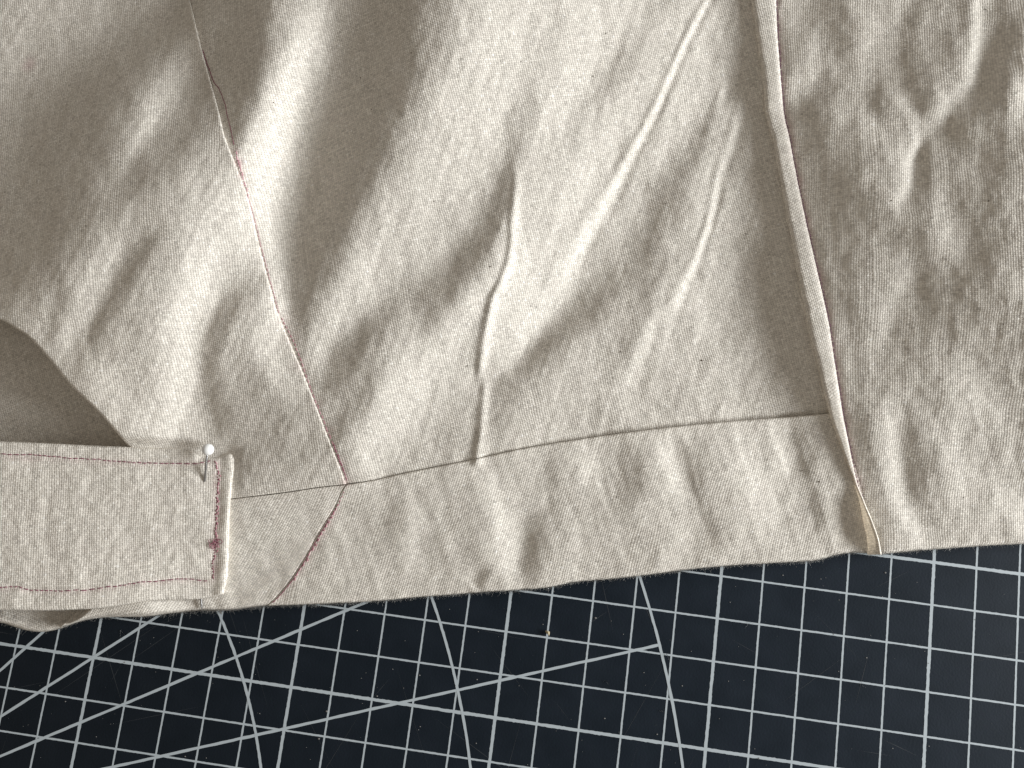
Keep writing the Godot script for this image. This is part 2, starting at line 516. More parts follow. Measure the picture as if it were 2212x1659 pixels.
# ---- the field of heights --------------------------------------------------------------------------------
# creases are given by the slope they have towards the right: lines of [u, v, width to the left, width to the right, slope]
func creases() -> Array:
	return [
		# panel on the left
		[[0, 60, 120, 90, 0.02], [220, 20, 90, 50, 0.02]],
		[[405, 40, 30, 30, -0.7], [330, 90, 50, 40, -0.75], [240, 150, 44, 56, -0.7], [150, 240, 60, 90, -0.62], [110, 340, 90, 115, -0.55], [85, 450, 130, 105, -0.5], [50, 560, 120, 76, -0.45], [-20, 640, 100, 50, -0.42]],
		[[335, -20, 22, 22, 0.2], [300, 55, 22, 22, 0.15]],
		[[452, 130, 22, 16, -0.25], [440, 230, 36, 28, -0.36], [398, 300, 42, 34, -0.36], [330, 362, 36, 34, -0.3], [270, 415, 30, 30, -0.25]],
		[[402, 92, 12, 12, 0.12], [352, 200, 18, 16, 0.2], [332, 258, 18, 16, 0.3], [275, 330, 18, 16, 0.22], [235, 400, 18, 16, 0.12]],
		[[545, 400, 36, 50, 0.15], [500, 470, 48, 55, 0.28], [450, 560, 48, 48, 0.45], [405, 660, 36, 38, 0.42], [388, 760, 36, 30, 0.38], [388, 850, 42, 30, 0.32], [372, 930, 60, 42, 0.35]],
		[[572, 606, 22, 16, -0.22], [505, 648, 22, 18, -0.34], [458, 715, 14, 20, -0.4], [446, 780, 12, 24, -0.38], [448, 840, 12, 28, -0.4], [466, 885, 16, 28, -0.34], [480, 930, 16, 26, -0.16]],
		[[596, 690, 22, 22, 0.3], [570, 760, 22, 22, 0.28], [600, 830, 20, 22, 0.22]],
		[[556, 815, 30, 26, -0.22], [600, 900, 36, 34, -0.15], [560, 990, 46, 46, -0.12]],
		[[332, 520, 18, 12, -0.3], [292, 575, 22, 15, -0.36], [256, 640, 20, 14, -0.36], [216, 700, 14, 14, -0.36], [182, 768, 14, 14, -0.28], [160, 812, 10, 10, -0.18]],
		[[138, 640, 12, 12, -0.18], [122, 690, 12, 12, -0.26], [108, 735, 10, 10, -0.2]],
		[[290, 460, 30, 25, 0.1], [230, 560, 30, 25, 0.16], [190, 650, 26, 22, 0.18], [150, 720, 22, 20, 0.15], [225, 800, 24, 20, 0.1], [250, 880, 26, 20, 0.1]],
		# middle panel: the dark strip by the seam, the lit wedge, the big fold, the lit side of it
		[[530, -20, 90, 60, -0.75], [535, 100, 80, 52, -0.75], [522, 180, 55, 38, -0.7], [514, 250, 32, 26, -0.65], [514, 310, 16, 15, -0.5]],
		[[692, -20, 26, 26, 0.22], [672, 100, 36, 34, 0.42], [640, 200, 46, 38, 0.46], [600, 320, 55, 44, 0.46], [574, 420, 48, 44, 0.4], [574, 520, 38, 38, 0.34], [590, 600, 28, 26, 0.4], [610, 668, 18, 13, 0.22]],
		[[858, -20, 82, 92, -0.62], [834, 120, 80, 80, -0.62], [792, 230, 70, 72, -0.62], [750, 350, 62, 60, -0.62], [710, 450, 46, 50, -0.6], [682, 550, 42, 40, -0.56], [658, 640, 30, 30, -0.5], [644, 712, 14, 18, -0.38]],
		[[1110, -20, 90, 300, 0.17], [1040, 250, 90, 300, 0.16], [960, 470, 80, 260, 0.12], [900, 620, 70, 200, 0.09]],
		[[1440, -10, 20, 20, -0.16], [1390, 80, 24, 20, -0.22], [1310, 190, 24, 24, -0.25], [1250, 260, 24, 24, -0.22], [1210, 340, 18, 18, -0.16]],
		[[1195, 20, 30, 30, -0.1], [1160, 150, 16, 16, -0.17], [1132, 250, 20, 20, -0.28], [1110, 330, 25, 18, -0.33], [1090, 420, 26, 13, -0.5], [1060, 500, 30, 22, -0.48], [1010, 570, 35, 28, -0.52], [958, 648, 35, 32, -0.52], [930, 700, 28, 26, -0.45]],
		[[905, 638, 38, 28, -0.18], [830, 680, 30, 26, -0.3], [786, 730, 28, 24, -0.34], [750, 780, 24, 22, -0.32], [726, 832, 20, 18, -0.22]],
		[[802, 808, 20, 18, -0.2], [786, 850, 20, 18, -0.3], [766, 890, 20, 16, -0.3], [736, 926, 18, 14, -0.26], [714, 952, 14, 12, -0.16]],
		[[850, 450, 40, 40, 0.12], [792, 580, 44, 40, 0.26], [744, 680, 38, 28, 0.28], [692, 762, 28, 18, 0.18]],
		[[1100, 480, 12, 30, 0.2], [1090, 560, 14, 40, 0.25], [1060, 700, 16, 40, 0.2], [1040, 830, 30, 30, 0.1]],
		[[1030, 640, 36, 16, 0.28], [962, 740, 48, 36, 0.32], [890, 830, 46, 46, 0.32], [838, 920, 46, 40, 0.36], [796, 990, 32, 34, 0.38]],
		[[1290, 360, 40, 30, 0.1], [1200, 520, 45, 36, 0.15], [1130, 640, 36, 34, 0.17], [1085, 740, 26, 26, 0.16]],
		[[1330, 400, 14, 12, 0.05], [1285, 476, 16, 14, 0.14], [1250, 540, 18, 15, 0.25], [1212, 612, 20, 16, 0.32], [1172, 684, 22, 16, 0.34], [1130, 750, 22, 14, 0.34], [1095, 796, 18, 12, 0.25]],
		[[1535, 250, 24, 22, -0.25], [1492, 340, 28, 24, -0.36], [1450, 420, 34, 28, -0.36], [1412, 510, 34, 28, -0.32], [1352, 600, 38, 28, -0.3], [1270, 672, 34, 28, -0.38], [1190, 732, 24, 24, -0.42], [1130, 792, 20, 22, -0.36], [1090, 832, 22, 25, -0.25]],
		[[1446, 560, 12, 12, -0.16], [1384, 652, 14, 12, -0.2], [1350, 752, 14, 14, -0.16]],
		[[1480, 640, 30, 30, 0.1], [1400, 780, 40, 40, 0.12], [1340, 870, 40, 40, 0.1]],
		[[1250, 800, 40, 40, 0.08], [1180, 900, 40, 40, 0.14], [1120, 950, 30, 30, 0.1]],
		[[1588, -10, 35, 28, -0.2], [1604, 120, 34, 24, -0.22], [1620, 220, 30, 22, -0.2], [1640, 330, 45, 20, -0.2], [1658, 430, 55, 20, -0.2], [1680, 540, 65, 24, -0.22], [1700, 640, 65, 24, -0.22], [1720, 740, 60, 24, -0.2], [1745, 850, 50, 20, -0.18]],
		[[1560, 790, 30, 30, 0.1], [1540, 860, 30, 30, 0.06]],
		# hem band
		[[845, 1060, 16, 16, -0.12], [850, 1120, 18, 16, -0.22], [852, 1175, 18, 16, -0.2]],
		[[905, 1130, 20, 18, 0.12], [880, 1190, 20, 18, 0.16], [930, 1180, 18, 16, -0.14]],
		[[1058, 1040, 16, 18, 0.25], [1080, 1100, 20, 20, 0.32], [1096, 1160, 24, 20, 0.38], [1100, 1212, 24, 16, 0.36], [1086, 1250, 18, 12, 0.28]],
		[[1162, 1118, 14, 28, -0.22], [1146, 1170, 12, 30, -0.38], [1136, 1216, 12, 28, -0.42], [1140, 1248, 12, 20, -0.3]],
		[[1190, 985, 14, 14, -0.14], [1200, 1040, 14, 14, -0.16]],
		[[1254, 975, 12, 12, 0.18], [1270, 1020, 15, 15, 0.28], [1256, 1062, 18, 18, 0.16]],
		[[1360, 960, 28, 10, -0.16], [1380, 1010, 40, 14, -0.2], [1376, 1062, 40, 16, -0.22]],
		[[1420, 958, 10, 14, 0.16], [1440, 1000, 12, 16, 0.28], [1462, 1060, 14, 18, 0.22]],
		[[1485, 978, 12, 10, -0.16], [1501, 1030, 13, 12, -0.25], [1520, 1092, 15, 13, -0.18], [1546, 1162, 18, 14, -0.2]],
		[[1280, 1110, 40, 40, -0.1], [1400, 1150, 40, 40, -0.12], [1300, 1200, 40, 40, -0.1]],
		[[1600, 955, 24, 28, 0.16], [1626, 1040, 28, 28, 0.22], [1652, 1120, 28, 28, 0.22]],
		[[1670, 918, 12, 14, 0.25], [1684, 960, 14, 14, 0.32], [1698, 1006, 14, 12, 0.28]],
		[[1714, 940, 10, 24, -0.28], [1735, 1000, 14, 26, -0.3], [1760, 1070, 16, 26, -0.3], [1780, 1122, 14, 18, -0.22]],
		[[1766, 1000, 9, 10, 0.14], [1790, 1080, 10, 12, 0.34], [1810, 1150, 12, 10, 0.38], [1795, 1188, 22, 13, 0.2]],
		[[1788, 1174, 8, 9, -0.3], [1794, 1202, 8, 9, -0.45]],
		[[640, 1120, 36, 36, 0.12], [560, 1180, 40, 36, 0.1], [560, 1250, 30, 30, -0.1]],
		[[1046, 1236, 9, 11, -0.42], [1036, 1262, 8, 10, -0.3]],
		[[1082, 1248, 8, 8, -0.4], [1078, 1266, 7, 8, -0.35]],
		[[275, 1312, 12, 14, -0.4], [300, 1330, 10, 12, -0.4]],
		[[350, 1302, 12, 14, -0.4], [336, 1322, 10, 10, -0.2]],
		# panel on the right
		[[1800, 0, 140, 500, -0.15], [1840, 300, 140, 500, -0.19], [1870, 600, 130, 450, -0.2], [1900, 860, 110, 400, -0.13]],
		[[1712, 80, 16, 18, -0.22], [1712, 140, 16, 18, -0.22]],
		[[1766, 84, 16, 16, 0.18], [1760, 130, 24, 24, 0.24], [1728, 182, 26, 26, 0.24]],
		[[1708, 246, 16, 14, -0.22], [1746, 235, 20, 20, -0.4]],
		[[1795, 15, 26, 26, -0.2], [1812, 90, 22, 22, -0.2]],
		[[1872, 30, 30, 26, 0.12], [1868, 150, 30, 26, 0.12]],
		[[1986, -10, 10, 11, -0.2], [1970, 46, 11, 11, -0.3], [1958, 90, 14, 16, -0.16], [1966, 140, 17, 18, -0.2], [1978, 186, 19, 19, -0.32], [1991, 232, 11, 11, -0.28]],
		[[2122, -10, 24, 14, 0.25], [2120, 80, 24, 12, 0.44], [2108, 160, 24, 13, 0.55], [2076, 200, 18, 18, 0.42], [2045, 230, 15, 15, 0.48], [2014, 276, 11, 13, 0.32]],
		[[2190, 55, 15, 22, -0.2], [2170, 110, 20, 28, -0.32], [2146, 156, 17, 26, -0.32], [2150, 202, 24, 24, -0.14]],
		[[2206, 180, 12, 14, 0.3], [2206, 250, 12, 14, 0.25]],
		[[1954, 214, 13, 9, 0.28], [1978, 262, 11, 9, 0.22], [1978, 300, 13, 8, 0.45], [1966, 346, 17, 9, 0.5], [1958, 400, 17, 11, 0.4], [1936, 432, 18, 18, 0.22]],
		[[1991, 328, 9, 15, -0.28], [1986, 380, 11, 24, -0.38], [1990, 432, 14, 28, -0.26]],
		[[1896, 212, 22, 24, -0.34], [1902, 232, 20, 20, -0.2]],
		[[1720, 280, 18, 24, -0.16], [1762, 342, 32, 38, -0.22], [1812, 412, 38, 38, -0.22], [1832, 474, 46, 46, -0.18]],
		[[1880, 262, 22, 22, 0.14], [1930, 330, 22, 18, 0.16]],
		[[2060, 286, 22, 24, -0.28], [2076, 320, 20, 20, -0.18]],
		[[2122, 300, 30, 26, 0.12], [2100, 360, 30, 26, 0.1]],
		[[2030, 440, 22, 18, 0.22], [2050, 490, 26, 20, 0.3], [2066, 550, 20, 20, 0.28]],
		[[1966, 568, 18, 18, 0.22], [1951, 612, 18, 18, 0.28], [1910, 670, 20, 18, 0.22], [1890, 730, 15, 15, 0.24], [1884, 790, 14, 14, 0.14]],
		[[1956, 492, 36, 30, -0.14], [1976, 540, 22, 18, -0.12]],
		[[2010, 628, 36, 36, -0.18], [1990, 690, 40, 40, -0.14]],
		[[2095, 700, 36, 56, 0.14], [2112, 810, 46, 56, 0.18], [2090, 900, 40, 50, 0.1]],
		[[1920, 880, 13, 13, 0.18], [1925, 942, 15, 13, 0.34], [1932, 1010, 15, 12, 0.4], [1942, 1070, 15, 11, 0.45], [1956, 1112, 14, 11, 0.34], [1986, 1160, 18, 14, 0.28]],
		[[1962, 940, 13, 34, -0.16], [1973, 1000, 13, 38, -0.28], [1982, 1070, 14, 38, -0.28], [2002, 1122, 14, 28, -0.16]],
		[[2060, 960, 26, 26, 0.12], [2070, 1060, 26, 26, 0.14]],
		[[2150, 1040, 28, 28, 0.12], [2190, 1092, 22, 22, 0.34], [2214, 1134, 18, 18, 0.34]],
		[[1850, 900, 10, 20, -0.16], [1874, 1010, 10, 22, -0.22], [1902, 1110, 10, 22, -0.26], [1916, 1172, 9, 14, -0.2]],
	]


# sharp creases: [u, v, half width, slope across] as a small cliff that faces right; a ridge when named so
func sharp() -> Array:
	return [
		["cliff", [1550, -60, 5, 0.1], [1530, 0, 4, 0.55], [1508, 40, 4, 0.65], [1480, 95, 4.2, 0.7], [1455, 150, 4.4, 0.7], [1425, 220, 4.8, 0.7], [1400, 270, 5.2, 0.65], [1365, 335, 6, 0.55], [1330, 400, 8, 0.42], [1285, 475, 10, 0.34], [1240, 560, 13, 0.2], [1200, 640, 15, 0.0]],
		["cliff", [1612, 220, 5, 0.0], [1606, 235, 6, 0.22], [1594, 272, 7, 0.28], [1576, 320, 7, 0.3], [1556, 372, 5, 0.42], [1545, 430, 4.5, 0.55], [1530, 490, 4.5, 0.6], [1506, 560, 5.5, 0.5], [1480, 616, 8, 0.34], [1455, 665, 9, 0.24], [1425, 710, 12, 0.0]],
		["cliff", [1573, 170, 5, 0.0], [1568, 188, 6, 0.26], [1560, 215, 6, 0.3], [1546, 245, 6, 0.0]],
		["ridge", [1116, 330, 6, 0.0], [1113, 400, 6, 0.35], [1108, 460, 6, 0.5], [1105, 520, 6, 0.6], [1099, 562, 6, 0.6], [1084, 606, 6, 0.62], [1064, 642, 6, 0.75], [1054, 690, 6, 0.8], [1044, 740, 6, 0.8], [1037, 790, 6, 0.7], [1033, 836, 5, 0.0]],
		["ridge", [1043, 808, 4, 0.0], [1047, 832, 5, 0.45], [1043, 880, 6, 0.55], [1038, 930, 6, 0.62], [1030, 990, 6, 0.7], [1029, 1000, 6, 0.6]],
		["ridge", [1380, 20, 5, 0.12], [1350, 110, 5, 0.15], [1310, 190, 5, 0.0]],
		["cliff", [1436, 640, 8, 0.0], [1410, 700, 9, 0.16], [1375, 780, 10, 0.16], [1340, 850, 10, 0.0]],
		["cliff", [2110, 20, 9, 0.15], [2108, 100, 8, 0.2], [2096, 180, 8, 0.2], [2060, 210, 8, 0.0]],
		["cliff", [1982, 280, 7, 0.0], [1980, 310, 6, 0.25], [1968, 350, 7, 0.25], [1960, 410, 8, 0.0]],
		["cliff", [1018, 1262, 4, 0.3], [1028, 1274, 4, 0.4]],
	]


func base_height(u: float, v: float) -> float:
	# how high the layers underneath lift the cloth, in millimetres
	var pts := [[-300, -300, 12], [0, 0, 12], [400, 0, 12], [0, 400, 13], [300, 400, 13], [0, 680, 13.5], [150, 830, 11], [300, 700, 12], [450, 600, 11], [265, 950, 7.6], [400, 960, 6.4], [550, 900, 6.5], [520, 1050, 5],
		[800, 0, 11], [800, 500, 9], [700, 900, 6], [1100, 0, 10], [1100, 500, 8], [1000, 900, 5.5], [1400, 0, 8.5], [1400, 500, 7], [1300, 850, 5.4], [1600, 0, 7], [1650, 500, 6], [1700, 850, 5.2],
		[1900, 0, 8.5], [1900, 500, 7.8], [2000, 900, 6], [2300, 0, 10.6], [2300, 600, 10], [2300, 1000, 7], [2520, 0, 12.6], [2520, 600, 12], [2520, 1000, 8],
		[400, 1200, 4], [700, 1200, 3.8], [1000, 1180, 3.6], [1300, 1150, 3.6], [1600, 1120, 3.6], [1850, 1120, 3.6], [2100, 1110, 3.6], [2400, 1100, 3.6], [300, 1330, 3.0], [900, 1290, 2.8], [1500, 1240, 2.8], [2100, 1190, 2.8], [2500, 1160, 2.8], [600, 1310, 2.8], [1200, 1270, 2.8], [1800, 1210, 2.8]]
	var s := 0.0
	var t := 0.0
	for p in pts:
		var d := Vector2(u - p[0], v - p[1]).length_squared()
		var w := exp(-d / (2.0 * 110.0 * 110.0)) + 1e-3 / (1.0 + d / 40000.0)
		s += w * p[2]
		t += w
	return s / t


func paint(g: PackedFloat32Array, nu: int, nv: int, step: float, line: Array) -> void:
	var pts := line.duplicate()
	if pts[0][1] <= 0 and pts.size() > 1:        # creases that leave the picture go on outside it
		var a: Array = pts[0]
		var b: Array = pts[1]
		var k: float = 260.0 / maxf(40.0, absf(a[1] - b[1]))
		pts.push_front([a[0] + (a[0] - b[0]) * k, a[1] - 260.0, a[2], a[3], a[4]])
	var lo := Vector2(1e9, 1e9)
	var hi := -lo
	var most := 0.0
	for p in pts:
		lo = lo.min(Vector2(p[0], p[1]))
		hi = hi.max(Vector2(p[0], p[1]))
		most = maxf(most, maxf(p[2], p[3]))
	var i0 := clampi(int((lo.x - most * 2.6 - U0) / step), 0, nu - 1)
	var i1 := clampi(int((hi.x + most * 2.6 - U0) / step) + 1, 0, nu - 1)
	var j0 := clampi(int((lo.y - most * 2.6 - V0) / step), 0, nv - 1)
	var j1 := clampi(int((hi.y + most * 2.6 - V0) / step) + 1, 0, nv - 1)
	var n := pts.size() - 1
	var A := PackedVector2Array()
	var D := PackedVector2Array()
	var L := PackedFloat32Array()
	for s in n:
		A.append(Vector2(pts[s][0], pts[s][1]))
		D.append(Vector2(pts[s + 1][0], pts[s + 1][1]) - A[s])
		L.append(maxf(D[s].length_squared(), 1e-6))
	for j in range(j0, j1 + 1):
		for i in range(i0, i1 + 1):
			var p := Vector2(U0 + i * step, V0 + j * step)
			var best := 1e12
			var bs := 0
			var bt := 0.0
			for s in n:
				var q := p - A[s]
				var t := clampf(q.dot(D[s]) / L[s], 0.0, 1.0)
				var d := (q - D[s] * t).length_squared()
				if d < best:
					best = d
					bs = s
					bt = t
			var right := D[bs].cross(p - A[bs]) < 0.0
			if D[bs].y < 0.0:
				right = not right
			var k := 3 if right else 2
			var w: float = lerpf(pts[bs][k], pts[bs + 1][k], bt)
			var f := best / (2.0 * w * w)
			if f < 5.0:
				g[j * nu + i] += lerpf(pts[bs][4], pts[bs + 1][4], bt) * exp(-f)


func solve(g: PackedFloat32Array, gu: int, gv: int, h: PackedFloat32Array, nu: int, nv: int, every: int, cell: float, rounds: int) -> void:
	# the smooth surface whose slope towards the right is as painted (least squares, Gauss-Seidel)
	var mu := 0.16
	var G := PackedFloat32Array()
	G.resize(nu * nv)
	for j in nv:
		for i in nu:
			var s := 0.0
			var c := 0
			for b in every:
				for a in every:
					var x := i * every + a
					var y := j * every + b
					if x < gu and y < gv:
						s += g[y * gu + x]
						c += 1
			G[j * nu + i] = s / maxi(c, 1) * cell
	for r in rounds:
		for j in nv:
			var v := V0 + j * every * 8.0
			var eps := 6e-5 * every * every + 0.012 * every * every * smoothstep(1000.0, 1180.0, v)
			var row := j * nu
			var up := row - nu if j > 0 else row
			var dn := row + nu if j < nv - 1 else row
			for i in nu:
				var k := row + i
				var s := mu * (h[up + i] + h[dn + i])
				if i > 0:
					s += h[k - 1] - 0.5 * (G[k - 1] + G[k])
				else:
					s += h[k]
				if i < nu - 1:
					s += h[k + 1] + 0.5 * (G[k] + G[k + 1])
				else:
					s += h[k]
				var x := s / (2.0 + 2.0 * mu + eps)
				h[k] += 1.6 * (x - h[k])


func doubled(h: PackedFloat32Array, nu: int, nv: int, mu_: int, mv: int) -> PackedFloat32Array:   # twice as fine, smooth
	var a := PackedFloat32Array()
	a.resize(mu_ * nv)
	for j in nv:
		for i in mu_:
			var k := mini(i >> 1, nu - 1)
			var l := maxi(k - 1, 0)
			var r := mini(k + 1, nu - 1)
			var row := j * nu
			a[j * mu_ + i] = (h[row + l] + 6.0 * h[row + k] + h[row + r]) * 0.125 if (i & 1) == 0 else (h[row + k] + h[row + r]) * 0.5
	var b := PackedFloat32Array()
	b.resize(mu_ * mv)
	for j in mv:
		var k := mini(j >> 1, nv - 1)
		var u := maxi(k - 1, 0) * mu_
		var d := mini(k + 1, nv - 1) * mu_
		var m := k * mu_
		for i in mu_:
			b[j * mu_ + i] = (a[u + i] + 6.0 * a[m + i] + a[d + i]) * 0.125 if (j & 1) == 0 else (a[m + i] + a[d + i]) * 0.5
	return b


func make_field() -> void:
	var gu := 361
	var gv := 229
	var g := PackedFloat32Array()
	g.resize(gu * gv)
	for line in creases():
		if line[0][0] > 1690 and line[0][0] != 1800:
			for p in line:
				p[4] *= 0.78
		paint(g, gu, gv, 8.0, line)
	for i in g.size():
		g[i] = clampf(g[i] * 1.0, -0.85, 1.1)
	var h32 := PackedFloat32Array()
	h32.resize(91 * 58)
	solve(g, gu, gv, h32, 91, 58, 4, 32.0 / MM, 150)
	var h16 := doubled(h32, 91, 58, 181, 115)
	solve(g, gu, gv, h16, 181, 115, 2, 16.0 / MM, 60)
	var h8 := doubled(h16, 181, 115, gu, gv)
	solve(g, gu, gv, h8, gu, gv, 1, 8.0 / MM, 24)
	field = doubled(h8, gu, gv, NU, NV)
	# the lift of the layers below, on a coarse net
	var cu := 47
	var cv := 30
	var base := PackedFloat32Array()
	base.resize(cu * cv)
	for j in cv:
		for i in cu:
			base[j * cu + i] = base_height(U0 + i * 64.0, V0 + j * 64.0)
	var flange := curve(FLANGE_L, 4.0)
	var flange_at := PackedFloat32Array()
	flange_at.resize(NV)
	var fk := 0
	for j in NV:
		var v := V0 + j * STEP
		while fk < flange.size() - 2 and flange[fk + 1].y < v:
			fk += 1
		flange_at[j] = flange[fk].x
	for j in NV:
		var v := V0 + j * STEP
		var y := j / 16.0
		var y0 := mini(int(y), cv - 2)
		var fy := y - y0
		for i in NU:
			var u := U0 + i * STEP
			var x := i / 16.0
			var x0 := mini(int(x), cu - 2)
			var fx := x - x0
			var k := y0 * cu + x0
			var b := lerpf(lerpf(base[k], base[k + 1], fx), lerpf(base[k + cu], base[k + cu + 1], fx), fy)
			b += 4.0 * (1.0 - smoothstep(800.0, 1120.0, v)) + 0.5 * smoothstep(-6.0, 34.0, u - flange_at[j]) * (1.0 - smoothstep(900.0, 1180.0, v))
			var n := rough.get_noise_2d(u, v) * 0.07 + rough.get_noise_2d(u * 0.42 + 700.0, v * 0.3) * 0.11 + wide.get_noise_2d(u, v) * 0.35
			# fine drag lines: they lean like the folds of each panel
			var lean := 0.33 if u < flange_at[j] else -0.05
			if v > 1046.0 - (u - 748.0) * 0.15:
				lean = -0.3
			elif u < 420.0 + v * 0.32:
				lean = 0.5
			var across := u + v * lean
			var down := v - u * lean
			var amount := 0.65 if u > flange_at[j] else 1.0
			n += amount * slub.get_noise_2d(across * 1.1, down * 0.11) * 0.055 + amount * slub.get_noise_2d(across * 0.5 + 500.0, down * 0.07) * 0.10
			field[j * NU + i] += b + n
	for line in sharp():
		crease_at(line)
	# under the strap the garment is pressed flat
	for j in range(int((900 - V0) / STEP), int((1400 - V0) / STEP)):
		for i in range(0, int((560 - U0) / STEP)):
			var u := U0 + i * STEP
			var v := V0 + j * STEP
			var under := smoothstep(942.0, 966.0, v + maxf(0.0, u - 380.0) * -0.12) * (1.0 - smoothstep(490.0, 530.0, u)) * (1.0 - smoothstep(1300.0, 1330.0, v))
			var top := strap_base(u, v) - 0.8
			var k := j * NU + i
			if field[k] > top:
				field[k] = lerpf(field[k], top, under)
	for k in field.size():
		field[k] = maxf(field[k], 1.2)
	stain.resize(field.size())
	for u in range(-40, 460, 9):
		blot(u, strap_low_seam(u) + 3.0, 4.0, rng.randf_range(0.1, 0.4))
		blot(u, 985.0 + clampf(u, 0.0, 300.0) * 0.045 + 3.0, 4.0, rng.randf_range(0.1, 0.4))
	for p in curve(FLANGE_R, 9.0):
		if p.y > -60.0 and p.y < 1060.0:
			blot(p.x + 6.0, p.y, 5.0, rng.randf_range(0.08, 0.3))
	for v in range(1000, 1255, 6):
		blot(468.0 - (v - 1000) * 0.02 + rng.randf_range(-3, 3), v, 5.0, rng.randf_range(0.1, 0.4))
	for s in [[510, 325, 4, 0.8], [516, 352, 6, 1.0], [522, 378, 5, 0.9], [528, 400, 3, 0.6], [612, 690, 12, 0.22], [632, 730, 12, 0.3], [648, 790, 12, 0.25], [688, 870, 8, 0.25], [715, 930, 8, 0.3], [738, 1000, 8, 0.35], [745, 1042, 8, 0.5], [66, 136, 9, 0.55], [56, 145, 7, 0.4], [722, 1108, 7, 0.5], [708, 1132, 7, 0.5], [696, 1155, 7, 0.5], [680, 1182, 7, 0.5], [664, 1208, 7, 0.45], [648, 1235, 7, 0.4], [630, 1262, 6, 0.4], [610, 1284, 6, 0.35], [1716, 330, 14, 0.1], [1700, 250, 12, 0.12], [1830, 900, 12, 0.1]]:
		blot(s[0], s[1], s[2], s[3])


func blot(u: float, v: float, w: float, a: float) -> void:
	var r := w * 2.6
	for j in range(int((v - r - V0) / STEP), int((v + r - V0) / STEP) + 2):
		for i in range(int((u - r - U0) / STEP), int((u + r - U0) / STEP) + 2):
			var p := Vector2(U0 + i * STEP - u, V0 + j * STEP - v)
			var k := j * NU + i
			stain[k] = minf(1.0, stain[k] + a * exp(-p.length_squared() / (2.0 * w * w)) * (0.7 + 0.6 * rough.get_noise_2d(i * 31.0, j * 31.0)))


func crease_at(line: Array) -> void:
	var ridge: bool = line[0] == "ridge"
	var n := line.size() - 2
	var A := PackedVector2Array()
	var D := PackedVector2Array()
	var lo := Vector2(1e9, 1e9)
	var hi := -lo
	for s in range(1, line.size()):
		var p := Vector2(line[s][0], line[s][1])
		var m: float = line[s][2] * 5.0
		lo = lo.min(p - Vector2(m, m))
		hi = hi.max(p + Vector2(m, m))
		A.append(p)
	for s in n:
		D.append(A[s + 1] - A[s])
	for j in range(maxi(0, int((lo.y - V0) / STEP)), mini(NV - 1, int((hi.y - V0) / STEP) + 1)):
		for i in range(maxi(0, int((lo.x - U0) / STEP)), mini(NU - 1, int((hi.x - U0) / STEP) + 1)):
			var p := Vector2(U0 + i * STEP, V0 + j * STEP)
			var best := 1e12
			var bs := 0
			var bt := 0.0
			for s in n:
				var t := clampf((p - A[s]).dot(D[s]) / D[s].length_squared(), 0.0, 1.0)
				var d := (p - A[s] - D[s] * t).length_squared()
				if d < best:
					best = d
					bs = s
					bt = t
			var w: float = lerpf(line[bs + 1][2], line[bs + 2][2], bt)
			if best > 25.0 * w * w:
				continue
			var amp: float = lerpf(line[bs + 1][3], line[bs + 2][3], bt)
			var right := D[bs].cross(p - A[bs]) < 0.0
			if D[bs].y < 0.0:
				right = not right
			var x := sqrt(best) * (1.0 if right else -1.0)
			if ridge:
				var ww := w * (1.15 if right else 0.85)
				field[j * NU + i] += amp * exp(-best / (2.0 * ww * ww))
			else:
				field[j * NU + i] += -amp * x / MM * exp(-best / (4.4 * w * w))


func height(u: float, v: float) -> float:
	var x := clampf((u - U0) / STEP, 0.0, NU - 1.001)
	var y := clampf((v - V0) / STEP, 0.0, NV - 1.001)
	var i := int(x)
	var j := int(y)
	var k := j * NU + i
	x -= i
	y -= j
	return lerpf(lerpf(field[k], field[k + 1], x), lerpf(field[k + NU], field[k + NU + 1], x), y)


func dyed(u: float, v: float) -> float:
	var x := clampf((u - U0) / STEP, 0.0, NU - 1.001)
	var y := clampf((v - V0) / STEP, 0.0, NV - 1.001)
	var i := int(x)
	var j := int(y)
	var k := j * NU + i
	x -= i
	y -= j
	return lerpf(lerpf(stain[k], stain[k + 1], x), lerpf(stain[k + NU], stain[k + NU + 1], x), y)


# ---- cloth -----------------------------------------------------------------------------------------------
const PITCH := 0.00056      # one thread, in metres

func cloth_uv(p: Vector3, grain: float) -> Vector2:
	var q := Vector2(p.x, p.z).rotated(deg_to_rad(grain))
	q.x += 0.0005 * wide.get_noise_2d(p.x * 9000.0, p.z * 9000.0 + 400.0)
	q.y += 0.0005 * wide.get_noise_2d(p.x * 9000.0 + 900.0, p.z * 9000.0)
	return Vector2(q.x / (0.00055 * 110.0), q.y / (0.00048 * 110.0))


func cloth_color(u: float, v: float) -> Color:
	var k := 1.0 + 0.03 * wide.get_noise_2d(u * 1.7, v * 1.7 + 90.0)
	var s := dyed(u, v)
	var c := Color(0.978 * k, 0.96 * k * (1.0 + 0.006 * wide.get_noise_2d(u * 2.4 + 300.0, v * 2.4)), 0.945 * k)
	return c.lerp(Color(0.62, 0.27, 0.36), s * 0.6)


